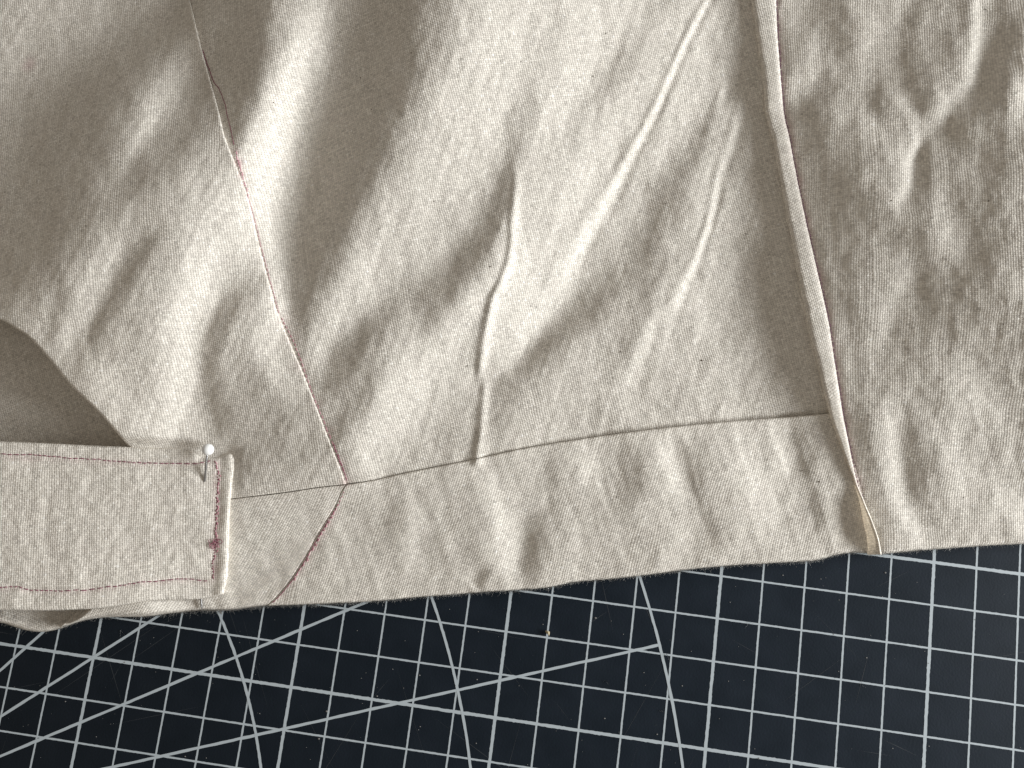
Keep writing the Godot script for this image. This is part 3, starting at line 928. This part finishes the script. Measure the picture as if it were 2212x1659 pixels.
# left, right, top, bottom outlines; edge = how the four borders end: radius in pixels of the roll-down (0 none), and how deep it goes (mm)
func panel(L: Array, R: Array, T: Array, B: Array, each: float, edge: Array, grain: float, lift: Callable) -> ArrayMesh:
	var cl := curve(L)
	var cr := curve(R)
	var ct := curve(T)
	var cb := curve(B)
	var wide_px := 0.0
	var tall_px := 0.0
	for k in 5:
		wide_px = maxf(wide_px, along(cl, k / 4.0).distance_to(along(cr, k / 4.0)))
		tall_px = maxf(tall_px, along(ct, k / 4.0).distance_to(along(cb, k / 4.0)))
	var ts := spread(wide_px, each, edge[0][0] > 0.0, edge[1][0] > 0.0)
	var ss := spread(tall_px, each, edge[2][0] > 0.0, edge[3][0] > 0.0)
	# skirts: two further rows outside each rolled border
	var tn := ts.size()
	var sn := ss.size()
	var c00 := along(ct, 0.0)
	var c10 := along(ct, 1.0)
	var c01 := along(cb, 0.0)
	var c11 := along(cb, 1.0)
	var rows := sn + (2 if edge[2][0] > 0.0 else 0) + (2 if edge[3][0] > 0.0 else 0)
	var cols := tn + (2 if edge[0][0] > 0.0 else 0) + (2 if edge[1][0] > 0.0 else 0)
	var ro := 2 if edge[2][0] > 0.0 else 0
	var co := 2 if edge[0][0] > 0.0 else 0
	var P := PackedVector3Array()
	var UVs := PackedVector2Array()
	var C := PackedColorArray()
	P.resize(rows * cols)
	UVs.resize(rows * cols)
	C.resize(rows * cols)
	for r in rows:
		var s: float = ss[clampi(r - ro, 0, sn - 1)]
		var rdeep := maxi(ro - r, r - ro - sn + 1)          # 1, 2 in a skirt
		var l := along(cl, s)
		var q := along(cr, s)
		var w := l.distance_to(q)
		for c in cols:
			var t: float = ts[clampi(c - co, 0, tn - 1)]
			var cdeep := maxi(co - c, c - co - tn + 1)
			var a := along(ct, t)
			var b := along(cb, t)
			var p := l * (1.0 - t) + q * t + a * (1.0 - s) + b * s - (c00 * (1.0 - s) * (1.0 - t) + c10 * (1.0 - s) * t + c01 * s * (1.0 - t) + c11 * s * t)
			var tall := a.distance_to(b)
			var d := [t * w, (1.0 - t) * w, s * tall, (1.0 - s) * tall]
			var drop := 0.0
			for k in 4:
				var e0: float = edge[k][0]
				if e0 > 0.0 and d[k] < e0:
					drop += edge[k][1] * (1.0 - sqrt(maxf(0.0, 1.0 - pow(1.0 - d[k] / e0, 2.0))))
			var h: float = lift.call(p.x, p.y, d) - drop
			var inward := Vector2.ZERO
			if rdeep > 0:
				h -= (edge[2][1] if r < ro else edge[3][1]) * 0.75 * rdeep
				inward.y = (1.0 if r < ro else -1.0) * rdeep * rdeep * 1.2
			if cdeep > 0:
				h -= (edge[0][1] if c < co else edge[1][1]) * 0.75 * cdeep
				inward.x = (1.0 if c < co else -1.0) * cdeep * cdeep * 1.2
			p += inward
			h = maxf(h, 0.25)
			var x := at(p.x, p.y, h)
			P[r * cols + c] = x
			UVs[r * cols + c] = cloth_uv(x + Vector3(0, 0, 0), grain)
			C[r * cols + c] = cloth_color(p.x, p.y)
	return grid_mesh(P, UVs, C, rows, cols)


func shifted(points: Array, du: float, dv: float) -> Array:
	var out := []
	for p in points:
		out.append([p[0] + du, p[1] + dv])
	return out


func build_garment() -> void:
	var garment := Node3D.new()
	garment.name = "garment"
	add_child(garment)
	tag(garment, "creased cream muslin garment with a turned-up hem lying on the dark cutting mat", "garment")
	var top_left := [[-300, -400], [0, -400], [330, -400]]
	part("front_panel", panel(RIM, SEAM, top_left, HEM_LINE_LEFT, 5.0, [[7, 1.1], [5.5, 0.6], [0, 0], [4, 0.4]], 7.0, func(u, v, d):
		return height(u, v) + 0.45 * exp(-d[1] / 40.0) * (1.0 - smoothstep(330.0, 560.0, v)) + 0.24), M.cloth, garment)
	var mid_top := [[330, -400], [900, -400], [1596, -400]]
	var flange_mid := []
	for k in FLANGE_L:
		if k[1] < 893:
			flange_mid.append([k[0] + 8, k[1]])
	flange_mid.append([1812, 893])
	part("front_panel", panel(shifted(SEAM, -7, 0), flange_mid, shifted(mid_top, -7, 0), shifted(shifted_first(HEM_LINE, -7), 0, 6), 5.0, [[0, 0], [0, 0], [0, 0], [0, 0]], 12.0, func(u, v, d):
		return height(u, v) - 0.5 * exp(-d[0] / 12.0) - lerpf(0.45, 0.8, smoothstep(1050.0, 1400.0, u)) * exp(-d[3] / 17.0)), M.cloth, garment)
	var right_top := [[1652, -400], [2100, -400], [2560, -400]]
	var right_side := [[2560, -400], [2560, 400], [2560, 1150]]
	part("front_panel", panel(shifted(FLANGE_R, -6, 0), right_side, right_top, shifted_first(HEM_EDGE_RIGHT.slice(1), -6), 5.0, [[0, 0], [0, 0], [0, 0], [11, 1.1]], -3.0, func(u, v, d):
		return height(u, v) - 0.75 * exp(-d[0] / 8.0)), M.cloth, garment)
	var band_right := [[1812, 893], [1828, 950], [1848, 1010], [1866, 1080], [1876, 1140], [1880, 1195]]
	var band_low := HEM_EDGE.duplicate()
	band_low[band_low.size() - 1] = [1880, 1195]
	part("hem_band", panel(SEAM_LOW, band_right, HEM_LINE, band_low, 5.0, [[3.5, 0.35], [0, 0], [6, 0.6], [11, 1.1]], -17.0, func(u, v, d):
		return height(u, v) + (0.25 + 0.5 * smoothstep(1050.0, 1450.0, u)) * exp(-d[2] / 32.0)), M.cloth, garment)
	var band_left := [[392, 1093], [300, 1200], [190, 1300], [128, 1358]]
	part("hem_band", panel(band_left, SEAM_LOW, HEM_LINE_LEFT, HEM_EDGE_LEFT, 5.0, [[0, 0], [3.5, 0.4], [4, 0.5], [13, 3.2]], -28.0, func(u, v, d):
		return lerpf(height(u, v), 6.9 - 1.0 * smoothstep(12.0, 0.0, d[3]) - 3.0 * smoothstep(50.0, 0.0, d[0]), smoothstep(420.0, 300.0, u))), M.cloth, garment)
	# the back of the garment, seen inside the opening on the left
	var back_side := [[560, 560], [560, 900], [520, 1260]]
	part("back_layer", panel([[-300, 560], [-300, 900], [-300, 1340]], back_side, [[-300, 560], [100, 560], [560, 560]], [[-300, 1340], [-150, 1338], [0, 1345], [50, 1360], [92, 1365], [130, 1358], [175, 1342], [260, 1325], [380, 1300], [520, 1260]], 8.0, [[0, 0], [0, 0], [0, 0], [8, 1.2]], 20.0, func(u, v, d):
		return 1.5 + 0.5 * wide.get_noise_2d(u * 1.5, v * 2.5) + 0.9 * exp(-pow((d[3] - 10.0) / 14.0, 2.0)) + 0.35 * exp(-pow((v - 1338.0 - u * 0.08) / 5.0, 2.0))), M.cloth, garment)
	build_flange(garment)
	seam_stitches(garment)
	flecks(garment)
	hairs(garment)


func shifted_first(points: Array, du: float) -> Array:
	var out := points.duplicate(true)
	out[0][0] += du
	return out


func build_flange(garment: Node3D) -> void:
	# the seam allowance, pressed to one side as a flat roll; near the hem it twists and stands on its edge
	var l := curve(FLANGE_L)
	var r := curve(FLANGE_R)
	var rows := 420
	var across := PackedFloat32Array([-0.02, 0.0, 0.02, 0.05, 0.09, 0.14, 0.2, 0.3, 0.4, 0.5, 0.6, 0.7, 0.78, 0.85, 0.9, 0.94, 0.97, 1.0, 1.02])
	var cols := across.size()
	var P := PackedVector3Array()
	var UVs := PackedVector2Array()
	var C := PackedColorArray()
	for i in rows:
		var s := i / float(rows - 1)
		var a := along(l, s)
		var b := along(r, s)
		var v := (a.y + b.y) * 0.5
		var turn := smoothstep(1010.0, 1085.0, v)
		var crest := lerpf(0.13, 0.93, turn)
		var rise := lerpf(0.7, 1.0, smoothstep(700.0, 960.0, v))
		rise = lerpf(rise, 2.8, smoothstep(1040.0, 1120.0, v)) * (1.0 - 0.45 * smoothstep(1170.0, 1200.0, v))
		var ha := height(a.x - 6.0, a.y)
		var hb := height(b.x + 6.0, b.y)
		var wob := 3.0 * rough.get_noise_2d(v * 0.6, 70.0)
		for c in cols:
			var t := across[c]
			var p := a.lerp(b, t) + Vector2(wob  * (1.0 - t) * 0.7, 0.0)
			var lo := lerpf(ha - 0.2, hb - 0.25, clampf(t, 0.0, 1.0) * (1.0 - turn))
			var peak := lerpf(maxf(ha, hb) + rise, lerpf(ha, hb, 0.5) + rise, turn)
			var dome := sqrt(maxf(0.0, 1.0 - pow(absf(2.0 * clampf(t, 0.0, 1.0) - 1.0), 4.5)))
			var k := dome
			var roll := 0.0
			if turn > 0.02:
				var x := clampf(t / crest, 0.0, 1.0)
				k = lerpf(dome, pow(x, 1.1), turn)
				if t > crest and turn > 0.5:
					var q := clampf((t - crest) / (1.02 - crest), 0.0, 1.0)
					p = a.lerp(b, crest) + Vector2(q * 3.0, 0.0)
					roll = 0.55 * (1.0 - sqrt(1.0 - q * q * 0.98))
					k = 1.0
				elif t > crest:
					k = lerpf(dome, 1.0, turn)
			if t > crest and turn > 0.5:
				lo = ha - 0.2
			var h := lo + (peak - lo) * k - roll
			if c == 0 or (c == cols - 1 and turn <= 0.5):
				h -= 1.0
			var x3 := at(p.x, p.y, h)
			P.append(x3)
			UVs.append(Vector2(0.003 * t * 2.0 + 0.011, s * 0.19).rotated(0.1) / (PITCH * 110.0))
			C.append(cloth_color(p.x, p.y))
	part("seam_allowance", grid_mesh(P, UVs, C, rows, cols), M.thin, garment)
	tag(garment.get_node("seam_allowance"), "narrow folded seam allowance standing up towards the hem")


func stitch(parent: Node, a: Vector2, b: Vector2, h: Callable, radius: float, material: Material, deep := 0.28) -> void:
	# one stitch: a short twisted length of thread whose ends go into the cloth
	var pts := PackedVector3Array()
	var rad := PackedFloat32Array()
	var bend := (b - a).orthogonal().normalized() * rng.randf_range(-0.7, 0.7)
	for k in 6:
		var t := k / 5.0
		var p := a.lerp(b, t) + bend * sin(PI * t)
		var y: float = h.call(p.x, p.y)
		pts.append(at(p.x, p.y, y + radius * 600.0 - deep * pow(absf(2.0 * t - 1.0), 3.0)))
		rad.append(radius * (1.0 - 0.35 * pow(absf(2.0 * t - 1.0), 2.0)))
	part("stitch", tube(pts, rad, 6), material, parent)


func sew(parent: Node, line: Array, length: float, space: float, h: Callable, radius: float, material: Material, jitter := 0.6, deep := 0.28) -> void:
	var c := curve(line, 1.0)
	var x := 0.0
	while x + length < c.size():
		var n := length * rng.randf_range(0.9, 1.1)
		var a := c[int(x)] + Vector2(rng.randf_range(-1, 1), rng.randf_range(-1, 1)) * jitter
		var b := c[mini(int(x + n), c.size() - 1)] + Vector2(rng.randf_range(-1, 1), rng.randf_range(-1, 1)) * jitter
		stitch(parent, a, b, h, radius, material, deep)
		x += n + space


func seam_stitches(garment: Node3D) -> void:
	var h := func(u, v): return height(u, v)
	sew(garment, [[438, 108], [441, 119], [450, 145], [462, 178], [472, 190], [485, 222], [491, 250], [500, 287], [505, 312], [508, 326]], 17.0, -1.0, func(u, v): return height(u, v) - 0.15, 0.00011, M.thread, 0.3, 0.0)
	sew(garment, [[509, 326], [515, 350], [520, 366], [526, 388], [531, 402], [537, 430]], 12.0, 2.0, func(u, v): return height(u, v) + 0.1, 0.00013, M.pink, 1.2, 0.2)
	sew(garment, [[538, 432], [551, 478], [566, 540], [585, 612], [605, 684]], 16.0, 2.0, func(u, v): return height(u, v) - 0.1, 0.00007, M.pink, 0.4, 0.1)
	sew(garment, [[608, 686], [640, 752], [668, 832], [700, 912], [722, 968], [742, 1018], [750, 1045]], 15.0, 3.0, func(u, v): return height(u, v) - 0.12, 0.00008, M.pink, 0.5, 0.2)
	sew(garment, [[720, 960], [738, 1006], [747, 1030], [750, 1046]], 12.0, 2.0, func(u, v): return height(u, v) - 0.02, 0.00012, M.thread, 0.5, 0.2)
	sew(garment, [[752, 1047], [741, 1064], [729, 1093], [710, 1123], [692, 1153], [672, 1189], [649, 1227], [626, 1261], [602, 1289], [584, 1305]], 15.0, -1.0, func(u, v): return height(u, v) - 0.02, 0.0001, M.thread, 0.4, 0.1)
	sew(garment, [[748, 1052], [733, 1085], [716, 1117], [697, 1150], [676, 1187], [652, 1227], [628, 1262]], 10.0, 8.0, func(u, v): return height(u, v) + 0.02, 0.00012, M.pink, 1.8, 0.3)
	var right := []
	for p in FLANGE_R:
		if p[1] > -130 and p[1] < 1090:
			right.append([p[0] + 1.5, p[1]])
	sew(garment, right, 14.0, 2.0, func(u, v): return height(u + 5.0, v) - 0.15, 0.00012, M.purple, 0.9, 0.16)


func flecks(garment: Node3D) -> void:
	# seed flecks of unbleached cotton
	var st := SurfaceTool.new()
	st.begin(Mesh.PRIMITIVE_TRIANGLES)
	var spots := [[277, 193], [103, 278], [528, 134], [502, 171], [888, 114], [930, 95], [779, 168], [802, 236], [938, 435], [2086, 73], [2136, 434], [2044, 560], [1844, 1002], [1840, 1000], [2101, 1033], [1770, 1041], [30, 183], [63, 184], [2130, 20], [1126, 133], [402, 904], [36, 422], [80, 520], [14, 675], [716, 808], [1438, 440], [1341, 760], [2168, 700]]
	for i in 40:
		spots.append([rng.randf_range(20, 2200), rng.randf_range(20, 1100)])
	for s in spots:
		var u: float = s[0]
		var v: float = s[1]
		var a := rng.randf() * PI
		var size := rng.randf_range(0.9, 2.0)
		var d := Vector2(cos(a), sin(a)) * size
		var n := d.orthogonal() * rng.randf_range(0.35, 0.8)
		var h := height(u, v) + 0.1
		var c := at(u, v, h + 0.1)
		var ring := [Vector2(u, v) + d, Vector2(u, v) + d * 0.4 + n, Vector2(u, v) - d * 0.5 + n, Vector2(u, v) - d, Vector2(u, v) - d * 0.4 - n, Vector2(u, v) + d * 0.5 - n]
		for k in 6:
			var p: Vector2 = ring[k]
			var q: Vector2 = ring[(k + 1) % 6]
			for x in [c, at(p.x, p.y, h - 0.05), at(q.x, q.y, h - 0.05)]:
				st.add_vertex(x)
	st.generate_normals()
	var o := part("cotton_fleck", st.commit(), M.fleck, garment)
	o.set_meta("kind", "stuff")


func hair(P: PackedVector3Array, N: PackedVector3Array, I: PackedInt32Array, from: Vector3, dir: Vector3, length: float, curl: float, radius: float) -> void:
	var p := from
	var d := dir.normalized()
	var turn := Vector3(rng.randfn(), rng.randfn() * 0.5, rng.randfn()).normalized() * curl
	var first := P.size()
	var segs := 5
	for k in segs + 1:
		var a := d.cross(Vector3(0.2, 0.9, 0.3)).normalized()
		var b := d.cross(a)
		var r := radius * (1.0 - 0.7 * k / segs)
		for s in 3:
			var w := TAU * s / 3.0
			var n := a * cos(w) + b * sin(w)
			P.append(p + n * r)
			N.append(n)
		p += d * (length / segs)
		p.y = maxf(p.y, 0.0001)
		d = (d + turn * (1.0 / segs)).normalized()
		turn = turn.rotated(d, rng.randf_range(-0.8, 0.8))
	for k in segs:
		for s in 3:
			var i := first + k * 3 + s
			var j := first + k * 3 + (s + 1) % 3
			I.append_array([i, j, i + 3, j, j + 3, i + 3])


func hair_mesh(P: PackedVector3Array, N: PackedVector3Array, I: PackedInt32Array) -> ArrayMesh:
	var arr := []
	arr.resize(Mesh.ARRAY_MAX)
	arr[Mesh.ARRAY_VERTEX] = P
	arr[Mesh.ARRAY_NORMAL] = N
	arr[Mesh.ARRAY_INDEX] = I
	var m := ArrayMesh.new()
	m.add_surface_from_arrays(Mesh.PRIMITIVE_TRIANGLES, arr)
	return m


func hairs(garment: Node3D) -> void:
	var P := PackedVector3Array()
	var N := PackedVector3Array()
	var I := PackedInt32Array()
	for line in [[HEM_EDGE, 6500], [HEM_EDGE_LEFT, 2400], [HEM_EDGE_RIGHT, 2600], [[[0, 1346], [50, 1360], [92, 1365], [130, 1358]], 150]]:
		var c := curve(line[0])
		for i in line[1]:
			var p := along(c, rng.randf())
			if p.x > 2330.0:
				continue
			var h := maxf(0.5, height(p.x, p.y) * rng.randf_range(0.3, 0.92))
			if p.x < 135.0:
				h = 1.6
			p.y -= rng.randf_range(-1.0, 7.0)
			var side := rng.randfn() * 0.9
			hair(P, N, I, at(p.x, p.y, h), Vector3(side, rng.randf_range(-0.1, 0.6), rng.randf_range(0.1, 1.0)), (0.00025 + 0.0008 * pow(rng.randf(), 2.0)) * (1.0 if rng.randf() > 0.05 else 2.0), rng.randf_range(0.3, 2.4), rng.randf_range(0.000022, 0.000042))
	# down on the cloth, thickest on the panel to the right
	for i in 1500:
		var u := rng.randf_range(1720, 2200)
		var v := rng.randf_range(150, 1170)
		if u < 1700 + (v - 200) * 0.24:
			continue
		var h := height(u, v)
		hair(P, N, I, at(u, v, h), Vector3(rng.randfn(), 0.5, rng.randfn()), rng.randf_range(0.0004, 0.0012), rng.randf_range(0.5, 3.0), 0.000013)
	for i in 900:
		var u := rng.randf_range(760, 1780)
		var v := rng.randf_range(100, 1180)
		hair(P, N, I, at(u, v, height(u, v)), Vector3(rng.randfn(), 0.5, rng.randfn()), rng.randf_range(0.0003, 0.0009), rng.randf_range(0.5, 3.0), 0.000012)
	var o := part("fuzz", hair_mesh(P, N, I), M.fuzz, garment)
	o.set_meta("kind", "stuff")


# ---- the strap -------------------------------------------------------------------------------------------
func strap_base(u: float, v: float) -> float:
	var h := 13.4
	var knots := [[-300.0, 13.4], [0.0, 11.2], [150.0, 9.9], [300.0, 8.3], [400.0, 7.1], [460.0, 6.4], [520.0, 6.0]]
	for k in knots.size() - 1:
		if u >= knots[k][0]:
			h = lerpf(knots[k][1], knots[k + 1][1], smoothstep(0.0, 1.0, clampf((u - knots[k][0]) / (knots[k + 1][0] - knots[k][0]), 0.0, 1.0)) * 0.3 + 0.7 * clampf((u - knots[k][0]) / (knots[k + 1][0] - knots[k][0]), 0.0, 1.0))
	return h - 1.3 * smoothstep(1130.0, 1310.0, v) * smoothstep(250.0, 420.0, u)


func strap_height(u: float, v: float) -> float:
	var h := strap_base(u, v)
	h += 0.30 * wide.get_noise_2d(u * 1.6 + 50.0, v * 1.2) + 0.12 * rough.get_noise_2d(u, v)
	var right := 507.0 - (v - 990.0) * 0.06
	var d := right - u
	h += 0.28 * exp(-pow((d - 12.0) / 12.0, 2.0)) - 0.16 * exp(-pow((d - 31.0) / 8.0, 2.0))
	h -= 0.16 * exp(-pow((v - (985.0 + clampf(u, 0.0, 300.0) * 0.045)) / 4.0, 2.0)) * smoothstep(470.0, 440.0, u)
	h -= 0.16 * exp(-pow((v - strap_low_seam(u)) / 4.0, 2.0)) * smoothstep(460.0, 440.0, u)
	h -= 0.45 * exp(-Vector2((u - 436.0) / 16.0, (v - 990.0) / 12.0).length_squared())
	h += 0.35 * exp(-Vector2((u - 440.0) / 12.0, (v - 1004.0) / 8.0).length_squared())
	return h


func strap_low_seam(u: float) -> float:
	var k := [[-300.0, 1270.0], [0.0, 1270.0], [40.0, 1267.0], [60.0, 1274.0], [130.0, 1277.0], [190.0, 1274.0], [250.0, 1266.0], [285.0, 1261.0], [303.0, 1257.0], [345.0, 1255.0], [375.0, 1251.0], [410.0, 1251.0], [440.0, 1254.0], [460.0, 1256.0]]
	for i in k.size() - 1:
		if u <= k[i + 1][0]:
			return lerpf(k[i][1], k[i + 1][1], clampf((u - k[i][0]) / (k[i + 1][0] - k[i][0]), 0.0, 1.0))
	return 1256.0


func build_strap() -> void:
	var strap := Node3D.new()
	strap.name = "strap"
	add_child(strap)
	tag(strap, "cream muslin strap edge-stitched in dark red, its end pinned across the hem", "strap")
	part("strap_cloth", panel([[-300, 948], [-300, 1130], [-300, 1316]], STRAP_RIGHT, STRAP_TOP, STRAP_LOW, 4.0, [[0, 0], [10, 0.7], [6, 0.8], [6, 0.8]], 3.0, func(u, v, _d):
		return strap_height(u, v)), M.cloth, strap)
	var h := func(u, v): return strap_height(u, v)
	sew(strap, [[-120, 978], [0, 981], [50, 983], [62, 982], [130, 988], [216, 993], [290, 999], [370, 1001], [425, 1002], [440, 999], [452, 995], [462, 994]], 18.0, 0.6, h, 0.00012, M.thread, 0.7, 0.2)
	sew(strap, [[463, 995], [468, 1008], [471, 1026], [470, 1046], [468, 1066], [469, 1086], [466, 1112], [467, 1132], [465, 1152], [468, 1168], [464, 1186], [462, 1206], [458, 1222], [461, 1240], [459, 1252]], 9.0, 1.0, h, 0.000105, M.thread, 1.8)
	sew(strap, [[465, 1000], [474, 1022], [472, 1060], [470, 1100], [468, 1150], [470, 1185], [464, 1212]], 8.0, 5.0, h, 0.00012, M.pink, 2.4)
	var low := []
	for u in [-120, -40, 0, 20, 40, 50, 60, 95, 130, 160, 190, 220, 250, 285, 303, 345, 375, 410, 440, 458]:
		low.append([u, strap_low_seam(u)])
	sew(strap, low, 18.0, 0.6, h, 0.00012, M.thread, 0.7, 0.2)
	# the tangle where the thread was tied off
	for k in 7:
		var pts := PackedVector3Array()
		var rad := PackedFloat32Array()
		var c := Vector2(462, 1172) + Vector2(rng.randfn() * 5.0, rng.randfn() * 7.0)
		var w0 := rng.randf() * TAU
		for i in 9:
			var w := w0 + i * 0.6
			var p := c + Vector2(cos(w) * (5.0 + i * 0.5), sin(w) * 5.0)
			pts.append(at(p.x, p.y, strap_height(p.x, p.y) + 0.15 + 0.2 * absf(sin(i * 1.3 + k))))
			rad.append(0.00007)
		part("loose_thread", tube(pts, rad, 5), M.pink if k % 2 else M.thread, strap)
	# the lower ply of the folded strap, just visible under its edges
	part("strap_lining", panel([[-300, 956], [-300, 1130], [-300, 1310]], shifted(STRAP_RIGHT, -6, 0), shifted(STRAP_TOP, -6, 7), shifted(STRAP_LOW, -6, -5), 14.0, [[0, 0], [5, 0.3], [5, 0.3], [5, 0.3]], 5.0, func(u, v, _d):
		return strap_base(u, v) - 0.75), M.cloth, strap)
	var P := PackedVector3Array()
	var N := PackedVector3Array()
	var I := PackedInt32Array()
	var c := curve(STRAP_LOW)
	for i in 260:
		var p := along(c, rng.randf())
		hair(P, N, I, at(p.x, p.y, strap_height(p.x, p.y) - 0.6), Vector3(rng.randfn() * 0.8, 0.1, 0.6), rng.randf_range(0.0003, 0.0009), 1.5, 0.000014)
	var o := part("fuzz", hair_mesh(P, N, I), M.fuzz, strap)
	o.set_meta("kind", "stuff")


func build_pin() -> void:
	var pin := Node3D.new()
	pin.name = "sewing_pin"
	add_child(pin)
	tag(pin, "white ball-headed sewing pin stuck through the end of the cream strap", "pin")
	var hh := strap_height(449, 1000) + 2.3
	var head := SphereMesh.new()
	head.radius = 0.00145
	head.height = 0.0029
	head.radial_segments = 40
	head.rings = 20
	part("pin_head", head, M.bead, pin, at(449, 971, hh))
	var pts := PackedVector3Array()
	var rad := PackedFloat32Array()
	var way := [[448.0, 976.0, hh], [446.0, 992.0, hh - 0.35], [444.5, 1012.0, hh - 1.0], [443.0, 1028.0, strap_height(443, 1028) + 0.45], [442.0, 1037.0, strap_height(442, 1037) + 0.02], [441.0, 1046.0, strap_height(441, 1046) - 0.5],
		[438.0, 1120.0, strap_base(438, 1120) - 0.7], [435.0, 1220.0, strap_base(435, 1220) - 0.7], [433.5, 1280.0, strap_base(433, 1280) - 0.55], [433.8, 1290.0, 4.6], [435.0, 1306.0, 4.2], [436.2, 1320.0, 3.9]]
	for i in way.size():
		pts.append(at(way[i][0], way[i][1], way[i][2]))
		rad.append(0.00027 if i < way.size() - 1 else 0.00006)
	part("pin_shaft", tube(pts, rad, 12), M.steel, pin)


func build_crumb() -> void:
	var P := PackedVector3Array()
	var rings := 9
	var sides := 10
	for i in rings:
		var t := i / float(rings - 1)
		for s in sides + 1:
			var w := TAU * (s % sides) / sides
			var r := sin(PI * t) * (0.55 + 0.12 * sin(3.0 * w + t * 5.0) + 0.1 * cos(2.0 * w - 4.0 * t))
			var x := lerpf(-1.0, 1.0, t)
			var p := Vector3(x * 0.00075, 0.00045 + 0.00062 * r * sin(w), r * 0.0007 * cos(w) + 0.0003 * x * x)
			P.append(p.rotated(Vector3.UP, -0.95))
	var o := MeshInstance3D.new()
	o.name = "crumb"
	o.mesh = grid_mesh(P, PackedVector2Array(), PackedColorArray(), rings, sides + 1)
	o.material_override = M.crumb
	o.position = at(1184, 1366, 0.05)
	add_child(o)
	tag(o, "tiny tan crumb lying on a line of the cutting mat grid", "crumb")


func build_lint() -> void:
	var spots := [[1438, 1412, 0.0016, "short pale lint fibre on the mat, left of the end of the long slanting line"], [1616, 1348, 0.0013, "curled pale lint fibre on the mat just below the hem fuzz"], [1310, 1472, 0.001, "tiny pale lint fibre between the two long arcs of the mat"], [1425, 1535, 0.0014, "pale hooked lint fibre on a grid line below the end of the slanting line"], [1862, 1480, 0.0012, "fine pale lint fibre in a square of the right half of the mat"], [262, 1360, 0.0022, "longest lint fibre, lying on the mat just below the strap and the hem"]]
	for s in spots:
		var P := PackedVector3Array()
		var N := PackedVector3Array()
		var I := PackedInt32Array()
		for k in 2:
			hair(P, N, I, Vector3(0, 0.00015, 0), Vector3(rng.randfn(), 0.05, rng.randfn()), s[2], 1.6, 0.00004)
		var o := MeshInstance3D.new()
		o.name = "lint_fibre" if spots.find(s) == 0 else "lint_fibre_%03d" % spots.find(s)
		o.mesh = hair_mesh(P, N, I)
		o.material_override = M.lint
		o.position = at(s[0], s[1], 0.05)
		add_child(o, true)
		tag(o, s[3], "lint", "lint fibres on the mat")
